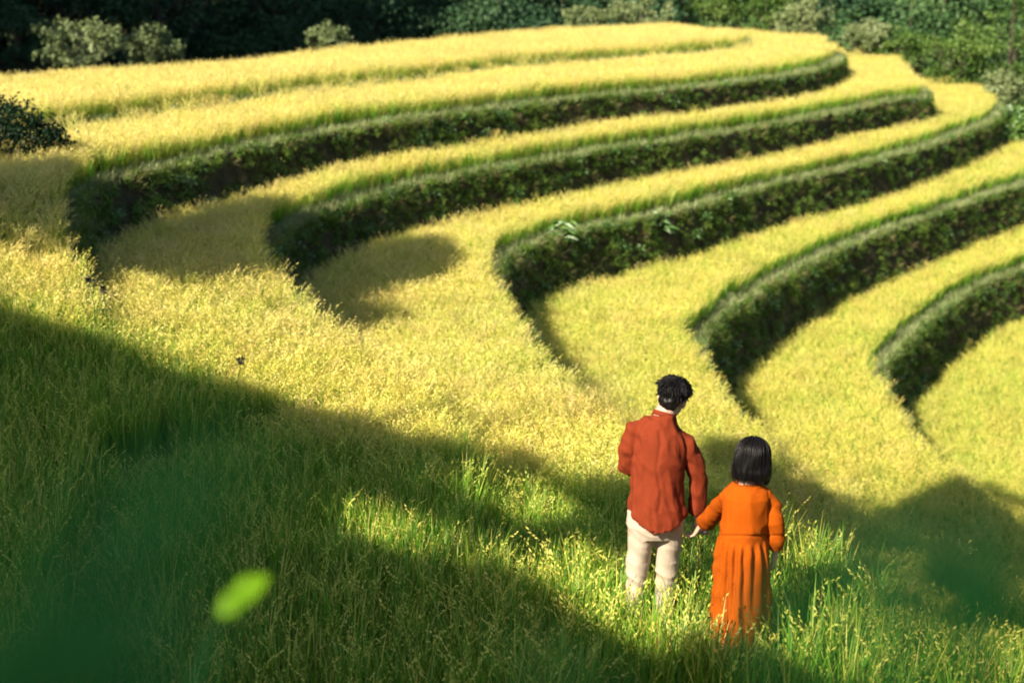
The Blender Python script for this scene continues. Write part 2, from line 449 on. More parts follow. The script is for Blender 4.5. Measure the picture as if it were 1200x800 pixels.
def rice_proto(i, green, h, mat=None):
    mb = MB(); nb = int(15 + 9 * green); npan = max(0, int(16 - 16 * green))
    for b in range(nb):
        az = rnd.uniform(0, 6.283); r = rnd.uniform(0, .045)
        base = (math.cos(az) * r, math.sin(az) * r, 0)
        L = h * rnd.uniform(.75, 1.18)
        y0 = rnd.uniform(0, .12); y1 = rnd.uniform(.28, .66) * (1 - .30 * green)
        if rnd.random() < .12: y1 = .85
        blade(mb, base, az + rnd.uniform(-.5, .5), L, rnd.uniform(.007, .011) + .004 * green, rnd.uniform(.02, .22), rnd.uniform(.1, 1.0 - .45 * green), y0, y1, 4, rnd.uniform(-.8, .8))
    for b in range(npan):
        az = rnd.uniform(0, 6.283); r = rnd.uniform(0, .05)
        base = (math.cos(az) * r, math.sin(az) * r, h * .15)
        panicle(mb, base, az + rnd.uniform(-.6, .6), h * rnd.uniform(.92, 1.12), rnd.uniform(.02, .2), rnd.uniform(.6, 1.5), 13, rnd.uniform(.72, .98) - .18 * green)
    me = mb.mesh(None, 'rice_clump', False, 'tint'); me.materials.append(mat or M_rice)
    return me
def grass_proto(h, n, spread, wd, mat, droop=(.4, 1.3)):
    mb = MB()
    for b in range(n):
        az = rnd.uniform(0, 6.283); r = rnd.uniform(0, spread)
        blade(mb, (math.cos(az) * r, math.sin(az) * r, -.02), az + rnd.uniform(-.7, .7), h * rnd.uniform(.5, 1.15), wd * rnd.uniform(.7, 1.3),
              rnd.uniform(.05, .6), rnd.uniform(*droop), rnd.uniform(0, .4), rnd.uniform(.4, 1), 3, rnd.uniform(-.6, .6))
    me = mb.mesh(None, 'grass_tuft', False, 'tint'); me.materials.append(mat); return me
def leaf_quad(mb, p, d, nrm, L, wd, a, bend=.25):
    d = d.normalized(); s = d.cross(nrm).normalized(); nrm = s.cross(d)
    V = [p, p + d * L * .45 + s * wd + nrm * L * bend * .3, p + d * L * .5 - nrm * L * .06, p + d * L * .45 - s * wd + nrm * L * bend * .3, p + d * L - nrm * L * bend]
    mb.add(V, [(0, 1, 2), (0, 2, 3), (1, 4, 2), (2, 4, 3)], [a] * 5)
def weed_proto(h, n, L, mat):
    mb = MB()
    for b in range(n):
        az = rnd.uniform(0, 6.283); z = rnd.uniform(.1, 1) * h; r = rnd.uniform(.2, 1) * h * .55
        d = Vector((math.cos(az), math.sin(az), rnd.uniform(-.2, .5)))
        leaf_quad(mb, Vector((math.cos(az) * r * .5, math.sin(az) * r * .5, z)), d, Vector((rnd.uniform(-.4, .4), rnd.uniform(-.4, .4), 1)), L * rnd.uniform(.6, 1.2), L * rnd.uniform(.2, .32), rnd.random())
    me = mb.mesh(None, 'weed_plant', False, 'tint'); me.materials.append(mat); return me

def proto_collection(name, meshes):
    c = bpy.data.collections.new(name)
    for i, me in enumerate(meshes):
        o = bpy.data.objects.new('%s_%02d' % (name, i), me); c.objects.link(o)
    return c
def scatter(name, pts, rot, scl, idx, coll, parent=None):
    me = bpy.data.meshes.new(name)
    P_ = np.asarray(pts, float)
    if parent is not None: P_ = P_ - np.array(parent.location)
    me.from_pydata([tuple(p) for p in P_], [], [])
    for nm, ty, dat in (('rot', 'FLOAT_VECTOR', np.asarray(rot, float)), ('scl', 'FLOAT', np.asarray(scl, float)), ('pick', 'INT', np.asarray(idx, int))):
        a = me.attributes.new(nm, ty, 'POINT')
        a.data.foreach_set('vector' if ty == 'FLOAT_VECTOR' else 'value', dat.ravel())
    o = link(name, me, parent)
    g = bpy.data.node_groups.new(name, 'GeometryNodeTree')
    g.interface.new_socket('Geometry', in_out='INPUT', socket_type='NodeSocketGeometry')
    g.interface.new_socket('Geometry', in_out='OUTPUT', socket_type='NodeSocketGeometry')
    N = g.nodes; L = g.links
    gi = N.new('NodeGroupInput'); go = N.new('NodeGroupOutput')
    ip = N.new('GeometryNodeInstanceOnPoints'); ci = N.new('GeometryNodeCollectionInfo')
    ci.inputs[0].default_value = coll; ci.inputs[1].default_value = True; ci.inputs[2].default_value = True
    ip.inputs['Pick Instance'].default_value = True
    def na(nm, ty):
        q = N.new('GeometryNodeInputNamedAttribute'); q.data_type = ty; q.inputs[0].default_value = nm; return q.outputs[0]
    L.new(gi.outputs[0], ip.inputs['Points']); L.new(ci.outputs[0], ip.inputs['Instance'])
    L.new(na('rot', 'FLOAT_VECTOR'), ip.inputs['Rotation']); L.new(na('scl', 'FLOAT'), ip.inputs['Scale']); L.new(na('pick', 'INT'), ip.inputs['Instance Index'])
    L.new(ip.outputs[0], go.inputs[0])
    md = o.modifiers.new('scatter', 'NODES'); md.node_group = g
    tag(o, kind='stuff')
    return o

ripe = [rice_proto(i, rnd.uniform(0, .12), rnd.uniform(.43, .50)) for i in range(6)]
half = [rice_proto(i, rnd.uniform(.35, .6), rnd.uniform(.43, .52)) for i in range(5)]
green = [rice_proto(i, rnd.uniform(.8, 1), rnd.uniform(.42, .56)) for i in range(5)]
pale = [rice_proto(i, rnd.uniform(0, .1), rnd.uniform(.43, .50), M_pale) for i in range(4)]
RICE = proto_collection('rice', ripe + half + green + pale)

MAN = at(765, 783, 1); MAN = down(765, 780, LV[3]); MAN.z = CZ - LV[3]
WOM = down(872, 822, LV[3])
def in_view(x, y, z, m=1.0):
    q = Vector((x, y, z - CZ)); d = q.y * cp - q.z * sp
    if d < .5: return False
    px = F * q.x / d; py = -F * (q.y * sp + q.z * cp) / d
    return abs(px) < 600 + 130 * m + 900 / d and -520 < py < 400 + 700 / d
pts = [[] for _ in range(7)]; rot = [[] for _ in range(7)]; scl = [[] for _ in range(7)]; idx = [[] for _ in range(7)]
def rice_band(y0, y1, step, s0):
    for yy in np.arange(y0, y1, step):
        xm = yy * .35 + 2.0
        for xx in np.arange(-xm, xm, step):
            x = xx + rnd.uniform(-.42, .42) * step; y = yy + rnd.uniform(-.42, .42) * step
            z, i = ground(x, y)
            if z is None or not in_view(x, y, z): continue
            m = .12; mm = 1 if y > 11 else .6; ok = True
            for dx, dy in ((m, 0), (-m, 0), (0, m), (0, -m), (0, -2.2 * m), (1.6 * m, -1.6 * m)):
                z2, i2 = ground(x + dx * mm, y + dy * mm); far = abs(dx) + abs(dy) > .2
                if i2 is None or z2 - z < -.17 or (not far and z2 - z > .2): ok = False; break
            if not ok: continue
            if i >= 100: i -= 100
            if math.hypot(x - WOM.x, y - WOM.y) < .30: continue
            if math.hypot(x - MAN.x, (y - MAN.y)) < .17: continue
            pts[i].append((x, y, z - .01))
            rot[i].append((rnd.gauss(0, .07), rnd.gauss(0, .07), rnd.uniform(0, 6.283)))
            nz = noise.noise(Vector((x * .5, y * .5, 3.3)))
            sc_ = s0 if y > 13.5 else s0 + .24 * max(0, min(1, (9.6 - y) / 1.0)) * max(0, min(1, (x + .4) / .8)) + (.70 - s0) * max(0, min(1, (y - 10.2) / 3))
            if abs(x - WOM.x) < .55 and WOM.y - 1.0 < y < WOM.y: sc_ *= 1.2
            scl[i].append(sc_ * rnd.uniform(.85, 1.15) * (1 + .1 * nz))
            g = .88 * max(0, min(1, (11.0 + max(0, -x - 1) * .75 - y + nz * 1.4) / 1.4)) + .12 + .16 * nz
            if i >= 4: g += .12
            u = rnd.random() + (g - .5) * 1.6
            if math.hypot(x - WOM.x, y - WOM.y + .3) < .8: idx[i].append(11 + rnd.randrange(5)); continue
            pl = (.8, .6, .42, .3, .18, .08, .05)[i] if y > 12 else .12
            if u < .42 and rnd.random() < pl: idx[i].append(16 + rnd.randrange(4)); continue
            idx[i].append(rnd.randrange(6) if u < .42 else (6 + rnd.randrange(5) if u < .80 else 11 + rnd.randrange(5)))
rice_band(3.2, 13, .092, .84)
rice_band(13, 22, .105, .70)
rice_band(22, 33, .12, .70)
rice_band(33, 60, .16, .74)
for i in range(7):
    if pts[i]:
        scatter('rice_plants', pts[i], rot[i], scl[i], idx[i], RICE)

# bank vegetation
bprot = [grass_proto(.2, 26, .07, .007, M_bgrass if q < 3 else M_dry) for q in range(4)] + [weed_proto(.16, 22, .06, M_bgrass) for _ in range(3)] + [weed_proto(.2, 16, .09, M_weed) for _ in range(2)]
BANKC = proto_collection('bank_plants', bprot)
bund = [grass_proto(.11, 26, .07, .005, M_bund, (.5, 1.6)) for _ in range(4)]
BUNDC = proto_collection('bund_grass', bund)
for k in range(6):
    rows = bank_rows[k]; root = banks[k]
    p_, r_, s_, i_ = [], [], [], []; q_, qr, qs, qi = [], [], [], []
    for i in range(NU - 1):
        a = rows[0][i]; b = rows[0][i + 1]; seg = np.linalg.norm(b - a)
        if not in_view(a[0], a[1], a[2], 1.) or rows[0][i][2] - rows[-1][i][2] < .24: continue
        dist = a[1]; st = .07 if dist < 16 else (.1 if dist < 28 else .14)
        H = max(.15, rows[0][i][2] - rows[-1][i][2])
        nn = Vector((*normals(tops[k])[i], 0))
        cnt = seg / st * (H + .1) / st * 1.35
        for _ in range(int(cnt) + (rnd.random() < cnt % 1)):
            f = rnd.uniform(0, 1) * 6; j = min(5, int(f)); g = rnd.random()
            pp = (rows[j][i] * (1 - g) + rows[j][i + 1] * g) * (1 - f + j) + (rows[j + 1][i] * (1 - g) + rows[j + 1][i + 1] * g) * (f - j)
            if noise.noise(Vector(pp) * 1.6) < -.36 and rnd.random() < .8: continue
            up = (nn * rnd.uniform(.4, 1.3) + Vector((rnd.gauss(0, .3), rnd.gauss(0, .3), rnd.uniform(.5, 1)))).normalized()
            e = up.to_track_quat('Z', 'Y').to_euler()
            p_.append(pp); r_.append((e.x, e.y, e.z)); s_.append(rnd.uniform(.4, .85) * (1 + dist * .003))
            u = rnd.random(); i_.append(rnd.randrange(4) if u < .5 else (4 + rnd.randrange(3) if u < .93 else 7 + rnd.randrange(2)))
        cnt = seg / (st * 1.0) * 3.4
        for _ in range(int(cnt) + (rnd.random() < cnt % 1)):
            g = rnd.random(); pp = rows[0][i] * (1 - g) + rows[0][i + 1] * g
            o_ = rnd.uniform(-.30, .07); pp = pp + np.array([nn.x * o_, nn.y * o_, -max(0, o_) * .4])
            q_.append(pp); qr.append((rnd.gauss(0, .2), rnd.gauss(0, .2), rnd.uniform(0, 6.28))); qs.append(rnd.uniform(.6, 1.2) * (1 + dist * .012)); qi.append(rnd.randrange(4))
    if p_: scatter('bank_vegetation', p_, r_, s_, i_, BANKC, root)
    if q_: scatter('edge_grass', q_, qr, qs, qi, BUNDC, root)

# ------------------------------------------------------------------ far ground and hills
def gz(x, y):
    z = -10.5 + 1.5 * noise.noise(Vector((x * .02, y * .02, 1)))
    z += max(0, y - 58) * .30 + max(0, y - 100) * .25
    z += 50 * math.exp(-((x + 37) ** 2 + (y - 43) ** 2) / (2 * 11 ** 2))  # unseen hill off to the left, added to shade the forest
    if y > 30: z += max(0, x - 18) * .12 * min(1, (y - 30) / 20)
    if y < 0: z += min(25, -y * .3) * min(1, max(0, (-y) / 12))
    z = min(z, 70 + 5 * noise.noise(Vector((x * .01, y * .01, 2))))
    return CZ + z
nx, ny = 120, 120
xs = np.concatenate([np.linspace(-700, -110, 20), np.linspace(-105, 105, 80), np.linspace(110, 700, 20)])
ys = np.concatenate([np.linspace(-500, -40, 16), np.linspace(-35, 140, 84), np.linspace(145, 900, 20)])
V = [(x, y, gz(x, y)) for y in ys for x in xs]
Fc = [(j * nx + i, j * nx + i + 1, (j + 1) * nx + i + 1, (j + 1) * nx + i) for j in range(ny - 1) for i in range(nx - 1)]
tag(link('ground', mesh_from(V, Fc, True, 'ground'), None, [M_hill]), kind='structure')

# ------------------------------------------------------------------ trees
def rand_dir():
    while True:
        v = Vector((rnd.uniform(-1, 1), rnd.uniform(-1, 1), rnd.uniform(-1, 1)))
        if .05 < v.length < 1: return v.normalized()
def crown_mesh(rad, n_clump, n_leaf, leaf, mat, cr=.42):
    """clumps of leaf faces spread through an uneven crown; centre at the origin"""
    mb = MB(); cl = []
    for _ in range(n_clump):
        d = rand_dir(); r = rnd.uniform(.35, 1.0) ** .6
        c = Vector((d.x * rad[0] * r, d.y * rad[1] * r, d.z * rad[2] * r)); cl.append(c)
        s = cr * min(rad) * rnd.uniform(.35, 1.3); tone = rnd.uniform(0, .7)
        for _ in range(n_leaf):
            q = rand_dir(); rr = rnd.uniform(.3, 1.2)
            p = c + Vector((q.x * 1.15, q.y * 1.15, q.z * .7)) * s * rr
            nrm = (q * .45 + Vector((0, 0, .55)) + rand_dir() * .8).normalized()
            dd = nrm.cross(rand_dir()); dd.z -= .25
            leaf_quad(mb, p, dd, nrm, leaf * rnd.uniform(.7, 1.3), leaf * rnd.uniform(.28, .42), min(1, tone + rnd.uniform(0, .35)), .2)
    me = mb.mesh(None, 'crown', False, 'tint'); me.materials.append(mat)
    return me, cl
def trunk_mesh(base, centre, clumps, r0, n_limb=7):
    mb = MB(); b = Vector(base); c = Vector(centre)
    mids = [b.lerp(c, f) + Vector((rnd.uniform(-.06, .06), rnd.uniform(-.06, .06), 0)) * (c - b).length * (0 < f < 1) for f in (0, .15, .4, .7, 1)]
    mb.tube(mids, [r0 * 1.35, r0, r0 * .85, r0 * .65, r0 * .35], 9)
    for q in rnd.sample(clumps, min(n_limb, len(clumps))):
        q = c + q; s = mids[2].lerp(mids[4], rnd.uniform(0, .9))
        m = s.lerp(q, .5) + Vector((0, 0, -.1)) * (q - s).length * .5
        mb.tube([s, m, q], [r0 * .4, r0 * .28, r0 * .1], 6)
    return mb.mesh(None, 'trunk')
def make_tree(name, pos, cz, rad, n_clump, n_leaf, leaf, mat, r0, label, cat, group=None, cr=.42):
    root = empty(name, pos); tag(root, label, cat, group)
    me, cl = crown_mesh(rad, n_clump, n_leaf, leaf, mat, cr)
    cr_ = link('crown', me, root); cr_.location = (0, 0, cz)
    tm = trunk_mesh((0, 0, -.3), (0, 0, cz), cl, r0); link('trunk', tm, root, [M_bark])
    return root
def copy_tree(src, pos, scale, rz, label=None):
    r = src.copy(); COL.objects.link(r); r.location = pos; r.scale = (scale,) * 3; r.rotation_euler = (0, 0, rz)
    if label: r['label'] = label
    for ch in src.children:
        c = ch.copy(); COL.objects.link(c); c.parent = r
    return r

# light bushes and trees right behind the fields (px, py of the crown's centre, distance, crown half width and height in px)
EDGE = [
    (92, 52, 40, 46, 30, M_bush, 'broad pale green bush at the far left edge of the top field'),
    (172, 55, 44, 34, 22, M_bush, 'smaller pale bush right of the broad bush at upper left'),
    (384, 45, 50, 26, 15, M_bush, 'small pale bush alone against the dark forest'),
    (20, 40, 46, 38, 34, M_forest_shade, 'dark green tree at the upper left corner'),
    (684, 22, 54, 28, 12, M_bush, 'low whitish bush on the crest left of the wide pale bush'),
    (752, 16, 54, 42, 16, M_bush, 'wide pale bush on the crest above the golden field'),
    (835, 10, 58, 34, 26, M_bushg, 'green bush behind the crest beside the wide pale bush'),
    (905, 18, 54, 34, 32, M_bushg, 'round green tree on the crest right of centre'),
    (942, 24, 52, 30, 22, M_bush, 'olive bush leaning on the round green tree'),
    (1016, 44, 54, 26, 18, M_bush, 'pale feathery bush at the start of the right hand slope'),
    (1052, 58, 54, 32, 22, M_bushg, 'mid green bush next to the pale feathery bush'),
    (1125, 64, 52, 46, 34, M_bushg, 'large rounded green bush above the right end of the fields'),
    (1098, 78, 56, 34, 16, M_bush, 'low pale scrub at the foot of the large rounded bush'),
    (1190, 58, 50, 46, 66, M_bushg, 'tall dark leafy tree cut by the right edge'),
    (1172, 108, 48, 26, 26, M_bush, 'brownish scrub below the tall tree at the right edge'),
    (1200, 152, 44, 42, 38, M_weed, 'bright green bush at the right edge beside the bank'),
]
for px, py, Y, hw, hh, mat, lab in EDGE:
    c = at(px, py, Y); s = Y / F
    g = gz(c.x, c.y); g2, _ = ground(c.x, c.y)
    if g2 is not None: g = max(g, g2)
    g = min(g, c.z - hh * s)
    make_tree('bush' if hh < 30 else 'tree', (c.x, c.y, g), c.z - g, (hw * s, hw * s * .9, hh * s * 1.1), 46, 60, .11, mat, .05 + hw * s * .05, lab, 'bush' if hh < 30 else 'tree', None, .36)
# bush with shade-dark leaves, standing in for the hollow at the left edge
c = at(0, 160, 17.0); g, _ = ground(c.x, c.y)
make_tree('bush', (c.x, c.y, g or c.z - .5), c.z - (g or c.z - .5), (.8, .7, .40), 60, 130, .05, M_hollow_shade, .04, 'low bush standing in for the shaded hollow at the left edge below the top field', 'bush', None, .5)

# forest on the far slope
protos = []
for i in range(5):
    protos.append(make_tree('forest_tree', (0, 0, 0), 6.5, (rnd.uniform(2.3, 3.2), rnd.uniform(2.3, 3.2), rnd.uniform(2.8, 3.8)), 46, 165, .165, M_forest_shade, .22,
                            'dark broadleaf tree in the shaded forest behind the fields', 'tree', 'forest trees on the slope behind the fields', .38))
used = set(); nfor = 0
spots = []
protos2 = []
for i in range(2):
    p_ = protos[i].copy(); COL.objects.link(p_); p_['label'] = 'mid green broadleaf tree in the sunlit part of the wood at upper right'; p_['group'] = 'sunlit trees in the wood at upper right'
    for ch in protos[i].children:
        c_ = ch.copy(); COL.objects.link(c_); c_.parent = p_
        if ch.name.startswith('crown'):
            c_.data = ch.data.copy(); c_.data.materials[0] = M_forest_sun
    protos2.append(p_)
first2 = [True, True]
for row, (Y, stepx) in enumerate(((60, 3.4), (66, 3.8), (73, 4.2), (82, 4.6), (93, 5.2))):
    xx = -.345 * Y - 6
    while xx < .345 * Y + 8:
        spots.append((xx + rnd.uniform(-1, 1), Y + rnd.uniform(-2, 2))); xx += stepx
for i, (x, y) in enumerate(spots):
    s = rnd.uniform(.75, 1.25); pos = (x, y, gz(x, y) - .2)
    p = protos[i % 5]
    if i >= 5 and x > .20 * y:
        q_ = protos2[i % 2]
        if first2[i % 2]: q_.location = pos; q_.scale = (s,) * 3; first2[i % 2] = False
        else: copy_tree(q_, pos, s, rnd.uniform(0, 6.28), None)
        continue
    if i < 5: p.location = pos; p.scale = (s,) * 3
    else: copy_tree(p, pos, s, rnd.uniform(0, 6.28), None)
# woods on the added shading hill at left and the wood beyond the rows: one mass
fp, fr, fs, fi = [], [], [], []
for _ in range(900):
    x = rnd.gauss(-40, 14); y = rnd.gauss(46, 13)
    if x > min(-21, -.36 * y - 4.5) or y < 30: continue
    fp.append((x, y, gz(x, y) + 3.5)); fr.append((0, 0, rnd.uniform(0, 6.28))); fs.append(rnd.uniform(.8, 1.4)); fi.append(rnd.randrange(3))
for _ in range(700):
    x = rnd.uniform(-75, 75); y = rnd.uniform(98, 150)
    fp.append((x, y, gz(x, y) + 3.5)); fr.append((0, 0, rnd.uniform(0, 6.28))); fs.append(rnd.uniform(.9, 1.5)); fi.append(rnd.randrange(3))
FOR = proto_collection('forest', [crown_mesh((3, 3, 3.8), 34, 44, .45, M_forest_shade, .42)[0] for _ in range(3)])
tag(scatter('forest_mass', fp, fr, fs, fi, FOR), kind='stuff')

# ------------------------------------------------------------------ trees outside the frame that throw the shade
SHADE = [  # polygons of the shaded ground in the picture
    [(-60, 190), (60, 196), (170, 240), (330, 250), (430, 278), (535, 283), (566, 305), (540, 325), (400, 372), (330, 325), (240, 350), (130, 310), (60, 312), (-60, 268)],
    [(-80, 335), (60, 372), (160, 405), (250, 436), (330, 462), (420, 482), (470, 500), (560, 512), (640, 535), (720, 556), (800, 548), (836, 505), (880, 520), (960, 570), (1040, 596), (1110, 560), (1160, 566), (1225, 590), (1235, 700), (1220, 745), (1100, 742), (1000, 700), (960, 706), (900, 760), (1000, 800), (1060, 860), (-80, 860)],
]
LIT = [
    [(555, 560), (605, 555), (655, 582), (656, 598), (605, 592), (560, 576)],
    [(378, 574), (440, 588), (560, 628), (562, 646), (480, 638), (398, 610)],
    [(630, 640), (700, 640), (740, 690), (800, 730), (850, 750), (800, 756), (700, 720), (640, 670)],
    [(910, 620), (980, 640), (1000, 668), (940, 676), (905, 656)],
    [(1010, 640), (1075, 650), (1070, 672), (1020, 668)],
    [(930, 690), (1060, 740), (1200, 770), (1200, 800), (1080, 780), (940, 740)],
]
def inside(p, poly):
    x, y = p; r = False; j = len(poly) - 1
    for i in range(len(poly)):
        (xi, yi), (xj, yj) = poly[i], poly[j]
        if (yi > y) != (yj > y) and x < (xj - xi) * (y - yi) / (yj - yi) + xi: r = not r
        j = i
    return r
def surf(px, py):
    h = BVH_TOP.ray_cast(Vector((0, 0, CZ)), ray(px, py)); return h[0]
# a frame across the sun's direction
e1 = TO_SUN.cross(Vector((0, 0, 1))).normalized(); e2 = e1.cross(TO_SUN)
lit_pts = []; shade_pts = []
for py in range(180, 862, 7):
    for px in range(-80, 1340, 9):
        sh = 1 if inside((px, py), SHADE[0]) else (2 if inside((px, py), SHADE[1]) else 0)
        if sh and any(inside((px, py), q) for q in LIT): sh = 0
        if not sh and py > 800: continue
        h = surf(px, py)
        if h is None: continue
        (shade_pts if sh else lit_pts).append((h.dot(e1), h.dot(e2), h, sh))
# the couple stands in the sun
for base, ht in ((MAN, 1.75), (WOM, 1.6)):
    for zz in np.arange(.3, ht, .09):
        for dx in (-.27, -.14, 0, .14, .27): 
            h = base + Vector((dx, 0, zz)); lit_pts.append((h.dot(e1), h.dot(e2), h, 9))
bright = at(281, 700, 1.35); lit_pts.append((bright.dot(e1), bright.dot(e2), bright, 9))
for bx_, by_, bd_ in ((273, 706, 1.5), (290, 690, 1.6), (262, 716, 1.5), (300, 676, 1.6)):
    bright = at(bx_, by_, bd_)
    for ox_, oz_ in ((0, 0), (.12, 0), (-.12, 0), (0, .12), (0, -.12)):
        bq = bright + Vector((ox_, 0, oz_)); lit_pts.append((bq.dot(e1), bq.dot(e2), bq, 9))
lit_np = np.array([(a, b) for a, b, _, _ in lit_pts])
lit_z = np.array([99. if q == 9 else h.z for _, _, h, q in lit_pts])
# near leaves in front of the lens lie in shade as well
for px, py, Y in ((60, 620, .5), (150, 560, .5), (250, 560, .5), (20, 760, .5), (200, 760, .5), (1000, 680, .5), (1150, 680, .5), (100, 680, .5), (320, 780, .6)):
    h = at(px, py, .32); shade_pts.append((h.dot(e1), h.dot(e2), h, 3))
clumps = {1: [], 2: [], 3: []}
rnd.shuffle(shade_pts); placed = []
for a, b, h, sh in shade_pts:
    msk = np.abs(lit_z - h.z) < .4 if sh < 3 else lit_z > 90
    msk |= lit_z > 90
    dl = float(np.min(np.hypot(lit_np[msk, 0] - a, lit_np[msk, 1] - b)))
    if dl < .09: continue
    rr = min(.5, max(.07, dl - .06 + .1 * noise.noise(h * 3.1)))
    if sh == 2 and noise.noise(h * 1.9 + Vector((7, 1, 3))) > .34: continue
    if any(math.hypot(a - x, b - y) < .5 * min(rr, r2) + .03 for x, y, r2 in placed): continue
    placed.append((a, b, rr))
    t = max(11.0, (CZ + 3.0 - h.z) / TO_SUN.z) + rnd.uniform(0, 1.2)
    c = h + TO_SUN * t
    clumps[sh].append((c, rr))
pe = [(h.dot(e1), h.dot(e2)) for a, b, h, sh in lit_pts if False]
keep = lit_np[lit_z > 90]
def clears(pts_, r):          # does this polyline keep out of the sun that reaches the couple and the bright leaf?
    for a, b in zip(pts_[:-1], pts_[1:]):
        for i in range(13):
            p = a.lerp(b, i / 12)
            if np.min(np.hypot(keep[:, 0] - p.dot(e1), keep[:, 1] - p.dot(e2))) < r: return False
    return True
def shade_tree(cl, limbs, label, foot):
    cen = sum((c for c, r in limbs), Vector()) / max(1, len(limbs)); cen.z += .3
    g, _ = ground(*foot); g = gz(*foot) if g is None else g
    root = empty('shade_tree', (foot[0], foot[1], g)); tag(root, label, 'tree', None)
    mb = MB(); L0 = root.location.copy()
    for c, r in cl:
        lf = .05 + .2 * r; n = int(5.6 * r * r / (.36 * lf * lf)) + 4
        for _ in range(n):
            q = rand_dir(); p = c + q * r * rnd.uniform(.2, 1) - L0
            nrm = (q * .4 + TO_SUN * .8 + rand_dir() * .6).normalized(); dd = nrm.cross(rand_dir())
            leaf_quad(mb, p, dd, nrm, lf * rnd.uniform(.8, 1.3), lf * .36, rnd.random(), .15)
    link('crown', mb.mesh(None, 'crown', False, 'tint'), root, [M_bushg])
    mb = MB(); top = Vector((foot[0], foot[1], max(CZ + 2.2, g + 3)))
    pl = [Vector((foot[0] - .15, foot[1], g - .3)), Vector((foot[0], foot[1], g + 1.2)), top, top.lerp(cen, .55) + Vector((0, 0, .5)), cen]
    mb.tube([p - L0 for p in pl], [.2, .16, .13, .09, .05], 10)
    for c, r in rnd.sample(limbs, min(9, len(limbs))):
        a = pl[2].lerp(pl[3], rnd.uniform(.2, 1)) if rnd.random() < .6 else pl[3].lerp(pl[4], rnd.random())
        m = a.lerp(c, .5) + Vector((0, 0, .15)) * (c - a).length
        if not clears([a, m, c], .12): continue
        mb.tube([a - L0, m - L0, c - L0], [.05, .035, .012], 6)
    link('trunk', mb.mesh(None, 'trunk'), root, [M_bark])
cen = sum((c for c, _ in clumps[1]), Vector()) / len(clumps[1])
shade_tree(clumps[1], [q for q in clumps[1] if q[1] > .25], 'slim tree left of the photo that shades the bends of the upper fields', (cen.x - .5, cen.y - .3))
pE = [p.dot(e1) for b_ in (MAN, WOM) for p in (b_ + Vector((-.3, 0, .9)), b_ + Vector((.3, 0, .9)))]
lo, hi = min(pE) - .3, max(pE) + .3
allc = clumps[2] + clumps[3]
E = lambda c: c[0].dot(e1)
parts = [[], [], [], []]
left = sorted([c for c in allc if E(c) < (lo + hi) / 2], key=E); right = sorted([c for c in allc if E(c) >= (lo + hi) / 2], key=E)
hl, hr = len(left) // 2, len(right) // 2
sets = [left[:hl], left[hl:], right[:hr], right[hr:]]
LB = ['leafy tree behind the viewer, first of the row shading the slope', 'leafy tree behind the viewer, second of the row shading the slope',
      'leafy tree behind the viewer, third of the row shading the slope', 'leafy tree behind the viewer, last of the row shading the slope']
for cl, lb in zip(sets, LB):
    limbs = [c for c in cl if c[1] > .22 and (E(c) < lo or E(c) > hi)] or cl[:5]
    cen = sum((c for c, r in limbs), Vector()) / len(limbs)
    f = cen - Vector((TO_SUN.x, TO_SUN.y, 0)) * 0 + Vector((TO_SUN.x, TO_SUN.y, 0)).normalized() * 1.0
    while f.y > -.6 and f.x > -.5 * max(f.y, 0) - 1.6: f += Vector((TO_SUN.x, TO_SUN.y, 0)).normalized() * .3
    for j in range(40):
        f2 = f + Vector((e1.x, e1.y, 0)) * (.25 * ((j + 1) // 2) * (1 if j % 2 else -1))
        g2 = gz(f2.x, f2.y) if ground(f2.x, f2.y)[0] is None else ground(f2.x, f2.y)[0]
        t2 = Vector((f2.x, f2.y, max(CZ + 2.2, g2 + 3))); c2 = cen + Vector((0, 0, .3))
        if f2.y > -.6 and f2.x > -.5 * max(f2.y, 0) - 1.6: continue
        if clears([Vector((f2.x, f2.y, g2)), t2, t2.lerp(c2, .55) + Vector((0, 0, .5)), c2], .3): f = f2; break
    print('TREE', lb, len(cl), cen, f)
    shade_tree(cl, limbs, lb, (f.x, f.y))
print('CLUMPS', len(clumps[1]), len(clumps[2]), len(clumps[3]), 'RICE', [len(p) for p in pts])

# ------------------------------------------------------------------ people
M_skin = simple('skin', (.44, .28, .21), .5, .3, .06, 30)
M_shirt = simple('rust_linen', (.18, .029, .010), .9, .1, .16, 90, .9, 260, 0)
M_pants = simple('cream_cotton', (.43, .345, .27), .9, .1, .06, 30, .4, 300)
M_dress = simple('orange_cotton', (.34, .062, .002), .9, .08, .16, 80, .9, 260, 0)
M_hair, _N, _L = newmat('black_hair')
_b = _N['Principled BSDF']; _b.inputs['Base Color'].default_value = (.005, .004, .004, 1); _b.inputs['Roughness'].default_value = .42; _b.inputs['Specular IOR Level'].default_value = .16
M_shoe = simple('dark_leather', (.03, .025, .02), .6)
M_eyew = simple('eye_white', (.75, .73, .7), .2, .5); M_iris = simple('iris', (.02, .012, .008), .15, .5); M_lip = simple('lip', (.48, .2, .17), .45)

